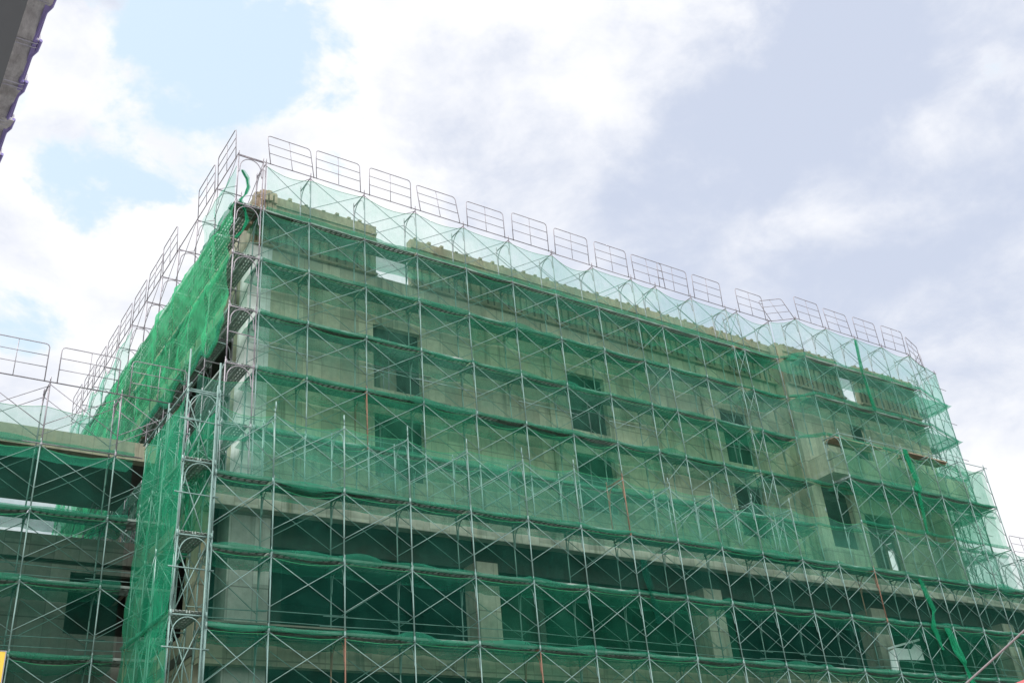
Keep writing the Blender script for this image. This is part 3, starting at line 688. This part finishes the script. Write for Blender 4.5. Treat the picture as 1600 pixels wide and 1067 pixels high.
# left side nets
GL = 'net sheets on the left side scaffold'
sheet('heavy folded bright green net sagging along the left side, lower edge loose', (5.78, 1.75), (5.78, 12.6), 5.15, 7.3, 'net_dense', out=(-1, 0), seed=401, group=GL, sag=.1, droop=.8, bulge=.22, rough=.12, fold=.35, step=.11)
sheet('heavy folded green net along the left side just below the top lift', (5.80, 1.75), (5.80, 12.6), 7.2, 9.12, 'net_dense', out=(-1, 0), seed=402, group=GL, sag=.2, droop=.3, bulge=.16, rough=.10, fold=.25, step=.11)
sheet('dark green folded net hanging on the back half of the left side', (5.78, 12.4), (5.78, 21.8), 3.6, 9.1, 'net_dense', out=(-1, 0), seed=403, group=GL, sag=.6, droop=.9, bulge=.25, rough=.12, fold=.3, step=.14)
sheet('thin torn green net at the top of the left side near the corner', (5.84, 1.8), (5.84, 4.6), 9.1, 10.5, 'net_thin', out=(-1, 0), seed=404, group=GL, sag=1.0, droop=.2, bulge=.2, rough=.1, fold=.2, step=.1)
sheet('thin pale net high on the back half of the left side', (5.84, 12.5), (5.84, 21.8), 9.0, 10.6, 'net_thin', out=(-1, 0), seed=405, group=GL, sag=.7, droop=.2, bulge=.2, rough=.1, fold=.2, step=.14)
sheet('pale net sheet low on the left side behind the wing roof', (6.0, 6.0), (6.0, 21.8), .4, 4.2, 'net', out=(-1, 0), seed=406, group=GL, sag=.4, droop=.2, bulge=.15, rough=.08, step=.16)
# wing nets
GW = 'net sheets on the left wing scaffold'
WL = ['top lift', 'second lift', 'third lift', 'fourth lift', 'fifth lift', 'sixth lift', 'lowest lift']
for k in range(7):
    zt = C_tops[k]; zb = zt-H
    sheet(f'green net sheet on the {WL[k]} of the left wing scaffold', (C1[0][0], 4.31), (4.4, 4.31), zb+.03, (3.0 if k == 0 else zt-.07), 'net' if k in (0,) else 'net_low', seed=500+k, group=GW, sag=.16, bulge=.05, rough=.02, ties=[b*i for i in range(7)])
for k in (1, 2, 3, 4):
    catch(f'flat net strip under the deck above the {WL[k]} of the left wing scaffold' if k > 1 else 'flat net strip along the edge beam of the left wing', C1[0][0], 4.4, 4.32, 5.0 if k == 1 else 5.35, C_tops[k]-.1, 600+k, GC, .14)

# crumpled net bundles tied to standards
def bundle(label, pts, r0, seed, mat='net_tower', group='bunched net tails'):
    root = thing('net_bundle', (pts[0][0], pts[0][1], pts[-1][2]+ZG), label, 'safety net', group)
    a = MB(); o = root.location; k = 40; path = []
    P_ = [Vector((p[0], p[1], p[2]+ZG))-o for p in pts]
    for i in range(k+1):
        t = i/k*(len(P_)-1); j = min(int(t), len(P_)-2); f = t-j; path.append(P_[j].lerp(P_[j+1], f*f*(3-2*f)))
    for layer in range(4):
        base = len(a.v); 
        for i, p in enumerate(path):
            t = i/k; w_ = r0*(.35+.65*abs(math.sin(3.1*t*len(pts)/2+.4)))*(1-.2*layer)
            for j in range(9):
                s = j/8-.5; n1 = noise.noise(Vector((s*5+layer*7, t*6, seed)))
                a.v.append((p.x+s*2*w_+n1*.05, p.y+.12*n1*w_*6+.02*layer, p.z+.05*n1))
        for i in range(k):
            for j in range(8): q = base+i*9+j; a.f.append((q, q+1, q+10, q+9)); a.mi.append(0)
    a.build('mesh_cloth', M[mat], root, True); return root
bundle('twisted bright green net tail hanging down the stepped forward bays', [(32.7, .93, 10.7), (32.55, .93, 9.2), (32.7, .95, 7.4)], .11, 1)
bundle('bunched green net tail tied to a standard of the raised bays', [(32.4, -.04, 5.2), (32.6, -.04, 3.9), (32.5, -.04, 3.45)], .2, 2)
bundle('narrow green net tail below the raised bays', [(32.5, -.05, 3.4), (32.3, -.05, 1.75)], .10, 3)
bundle('long green net tail hanging under the ledge near the right end', [(31.0, -.05, -.1), (31.3, -.05, -1.2), (31.0, -.05, -1.8), (31.2, -.05, -2.6)], .15, 4)
bundle('broad green net tail spread over the lowest visible lift at the right', [(31.8, -.05, -1.8), (32.2, -.05, -3.0), (32.6, -.05, -4.6)], .24, 5, 'net_tower')
bundle('curling green net tail in the top corner of the front scaffold', [(5.98, 1.7, 10.35), (6.14, 1.7, 10.1), (6.2, 1.7, 9.8), (6.12, 1.7, 9.5), (5.98, 1.7, 9.25), (6.15, 1.72, 8.95), (6.22, 1.72, 8.6), (6.1, 1.72, 8.2), (5.9, 1.72, 7.9)], .055, 6)
bundle('torn net tail trailing from a lower front standard', [(17.9, -.03, -.75), (18.0, -.03, -1.6), (18.2, -.03, -2.6)], .16, 8, 'net_low')

# ---------------------------------------------------------------- boards and loose things
def planks(label, x0, x1, y, z, n_, mat='deckbrown', tilt=0.03, seed=0, wd=.2):
    root = thing('plank_stack', (x0, y, z+ZG), label, 'planks', 'loose boards lying on the decks'); rnd = random.Random(seed)
    for i in range(n_):
        a = MB(); e0 = rnd.uniform(-.15, .15); e1 = rnd.uniform(-.2, .2); yy = (i % 3)*(wd+.02); zz = (i//3)*.045
        a.box(e0, x1-x0+e1, yy, yy+wd, zz, zz+.04); o = a.build('board', M[mat], root); o.rotation_euler = (0, rnd.uniform(-tilt, tilt)*.3, rnd.uniform(-tilt, tilt))
    return root
planks('dark boards showing through a gap on the deck left of the first window column', 7.6, 10.2, 1.85, A_tops[3]+.08, 3, seed=1)
planks('dark boards on the deck crossing the first upper window', 9.6, 12.6, 1.85, A_tops[4]+.10, 3, seed=2)
planks('dark boards on the deck between the first and second window columns', 14.6, 18.0, 1.85, A_tops[4]+.10, 3, seed=3)
planks('brown boards on the deck right of the second window column', 22.3, 24.6, 1.85, A_tops[4]+.10, 3, seed=4)
planks('dark boards on the deck under the third window column', 26.3, 28.9, 1.85, A_tops[4]+.10, 3, seed=5)
planks('boards lying on the top deck above the plywood parapet', 12.8, 15.6, 1.85, A_tops[1]+.10, 3, 'timber', seed=6)
planks('boards on the deck beside the roof gap at the step', 26.2, 28.2, 1.85, A_tops[1]+.10, 3, seed=7)
planks('long boards laid from the ledge scaffold to the raised bays', 29.0, 31.6, .45, 5.30, 3, 'timber', seed=8)
planks('boards on the raised bays by the balcony', 33.2, 35.8, .3, 5.30, 3, 'timber', seed=9)
planks('boards lying along the ledge deck at the left', 6.8, 9.4, .15, B_tops[1]+.08, 3, seed=10)
planks('boards on the deck second under the ledge at the left', 5.4, 8.4, .15, B_tops[3]+.08, 4, seed=11)
planks('boards on the ledge deck right of the second window column', 22.0, 25.0, .2, B_tops[1]+.08, 3, 'timber', seed=12)
planks('reddish planks on the second deck at the upper left corner', 5.9, 7.6, 1.78, A_tops[1]+.05, 3, 'deckbrown', seed=13)
# timber stack on the parapet corner
tb = thing('timber_stack', (6.55, 2.6, 9.15+ZG), 'stepped stack of sawn timber ends at the top left corner of the parapet', 'timber')
for i, (x, zt, w_) in enumerate(((.0, .55, .16), (.17, .8, .16), (.34, 1.05, .2), (.55, 1.42, .22), (.78, 1.45, .2), (1.0, 1.40, .18))):
    a = MB(); a.box(x*.72, x*.72+w_*.68, -.05, .35, zt-.55-.12*i, zt); a.box(x*.72+.02, x*.72+w_*.6, -.16, -.055, zt-.45, zt-.12); a.build('timber', M['timber'], tb)
# rods and rubbish seen through the gap of the wing
rd = thing('rod_bundle', (4.6, 7.6, -.49+ZG), 'loose bundle of thin leaning steel rods seen through the gap of the wing', 'rods')
rnd = random.Random(5)
for i in range(38):
    x = rnd.uniform(-1.1, 1.3); a = MB(); a.tube([(x, rnd.uniform(-.6, .6), 0), (x+rnd.uniform(.15, .8), rnd.uniform(-.6, .6), rnd.uniform(1.3, 2.3))], .014, 5); a.build('rod', M['steel_grey'], rd, True)
# added white board and lath, standing in for sky seen through the building
wb = thing('sky_gap_panel', (32.3, 1.0, -3.3+ZG), 'white sheet standing in for a bright sky gap behind the net at the lower right', 'panel')
M['white'] = finish(newmat('sky_gap_white'), (.82, .84, .86), .6)
from_ = lambda pts, y0, y1: (pts, y0, y1)
def prism(mb, pts, y0, y1):
    n_0 = len(mb.v); k = len(pts); mb.v += [(x, y0, z) for x, z in pts] + [(x, y1, z) for x, z in pts]
    mb.f.append(tuple(n_0+i for i in range(k))); mb.mi.append(0); mb.f.append(tuple(n_0+k+i for i in range(k-1, -1, -1))); mb.mi.append(0)
    for i in range(k): j = (i+1) % k; mb.f.append((n_0+j, n_0+i, n_0+k+i, n_0+k+j)); mb.mi.append(0)
# ---------------------------------------------------------------- near eave, top left
M['foil'] = None
m_ = newmat('weathered_foil'); t = m_.node_tree; P = geopos(t)
n1 = noise_(t, P, 28, 6, .65, (1, .45, 1)); n2 = noise_(t, P, 5, 4)
c = ramp(t, n1, [(.3, (.42, .40, .42)), (.7, (.80, .78, .80))]); c = mixcol(t, ramp_f(t, n2, .5, .7, .5), c, (.30, .285, .27))
M['foil'] = finish(m_, c, .5, .0, n1, .01)
M['tape'] = metal('foil_tape', (.30, .29, .38), (.62, .62, .72), .28, .7)
M['edge'] = finish(newmat('purple_edge_film'), (.34, .28, .62), .5)
M['wall_d'] = finish(newmat('dark_slate_wall'), (.16, .17, .19), .8)
ZE = 6.0
ev = thing('roof_eave', (-1.5, -17.0, ZE), 'near grey foil covered roof eave in stepped sections at the top left', 'roof eave')
for k in range(-7, 40):
    y0 = -16.94+.362*k - (-17.0); y1 = y0+.372
    if k > 30: break
    a = MB(); rnd = random.Random(k)
    nn = 7
    base = len(a.v)
    for i in range(nn+1):
        v = i/nn; y = y0+(y1-y0)*v
        xo = .052-.030*v + .010*math.sin(v*9+k)*.4 + (.012 if v < .22 else 0); z_ = .0+.012*math.sin(v*7+k*2)
        a.v += [(-.30, y, -.004*k % .003), (-.12, y, z_+.006), (xo, y, z_), (xo-.004, y, z_+.05), (-.30, y, .09)]
    for i in range(nn):
        for j in range(4): q = base+i*5+j; a.f.append((q, q+1, q+6, q+5)); a.mi.append(0)
    for q in (base, base+nn*5): a.f.append((q, q+1, q+2, q+3, q+4)); a.mi.append(0)
    s = a.build('section', M['foil'], ev)
    tp = MB(); 
    for y_ in (y0+.015, y0+.05): tp.tube([(-.13, y_, -.004), (-.05, y_+.008, -.012), (.045, y_+.012, -.006), (.056, y_+.012, .0)], .004, 5)
    tp.build('tape', M['tape'], s)
    ed = MB(); ed.box(.030, .052, y0+.002, y1-.03, -.004, .056); ed.tube([(.066, y0, .004), (.062, y0+.09, .004), (.044, y0+.14, .002), (.032, y1, .0)], .010, 6); ed.build('edge_film', M['edge'], s)
nw = MB(); nw.box(-1.2, -.108, -3, 12, -.9, -.012); nw.build('soffit_wall', M['wall_d'], ev)

# ---------------------------------------------------------------- cable, awning tip, sign
cb = MB(); pts = []
for i in range(41):
    t = i/40; x = 5.2+t*4.6; yy = -12.0-t*5.9; pts.append((x, yy, 0))
c0, c1 = Vector((7.74, -15.51, -7.79+ZG)), Vector((8.10, -16.05, -7.39+ZG)); dr = (c1-c0)
pts = []
for i in range(-48, 200):
    s = i/6.; p = c0+dr*s; p.z += .008*(s*s-s); pts.append(p)
cb.tube(pts, .010, 8)
M['cable'] = finish(newmat('grey_cable_sheath'), (.17, .16, .165), .6)
o = cb.build('overhead_cable', M['cable'], None, True); tag(o, 'sagging grey overhead cable crossing the lower right corner', 'cable')

sg_ = thing('site_sign', (1.8, 4.15, -4.05+ZG), 'small yellow sign board tied to the scaffold at the left edge', 'sign')
M['yellow'] = finish(newmat('yellow_sign_paint'), (.75, .52, .05), .5)
a = MB(); a.box(-.55, .22, 0, .02, 0, .78); a.build('board', M['yellow'], sg_)
a = MB(); a.box(-.57, .24, -.008, .026, -.02, .0); a.box(-.57, .24, -.008, .026, .78, .80); a.box(-.57, -.55, -.008, .026, 0, .78); a.box(.22, .24, -.008, .026, 0, .78); a.build('frame', M['steel_grey'], sg_)
a = MB(); prism(a, [(29.5-32.3, -.12), (29.75-32.3, -.12), (30.06-32.3, .55), (31.51-32.3, .60), (31.49-32.3, 1.1), (31.2-32.3, 1.15), (30.9-32.3, .95), (30.07-32.3, .95), (29.6-32.3, .80)], 0, .03); a.build('sheet', M['white'], wb)
a = MB(); prism(a, [(29.55-32.3, .86), (29.57-32.3, .93), (31.5-32.3, 1.36), (31.5-32.3, 1.28)], -.03, .0); a.build('lath', M['white'], wb)
M['pink'] = finish(newmat('pink_awning_cloth'), (.62, .16, .17), .7)
aw = thing('shop_awning', (6.13, -16.93, -8.15+ZG), 'tip of a pink awning just entering the lower right corner', 'awning')
a = MB(); a.quad((0, 0, 0), (1.5, -1.5, .52), (2.6, -.4, .1), (1.1, 1.1, -.42)); a.quad((0, 0, -.02), (1.1, 1.1, -.44), (2.6, -.4, .08), (1.5, -1.5, .50)); a.build('cloth', M['pink'], aw)
a = MB(); a.quad((0, 0, -.001), (1.5, -1.5, .519), (1.5, -1.5, .30), (0, 0, -.22)); a.build('valance', M['pink'], aw)
a = MB(); a.tube([(1.2, .9, -.46), (1.2, .9, -2.86)], .03); a.tube([(2.4, -.3, .05), (2.4, -.3, -2.86)], .03); a.build('post', M['steel_grey'], aw)
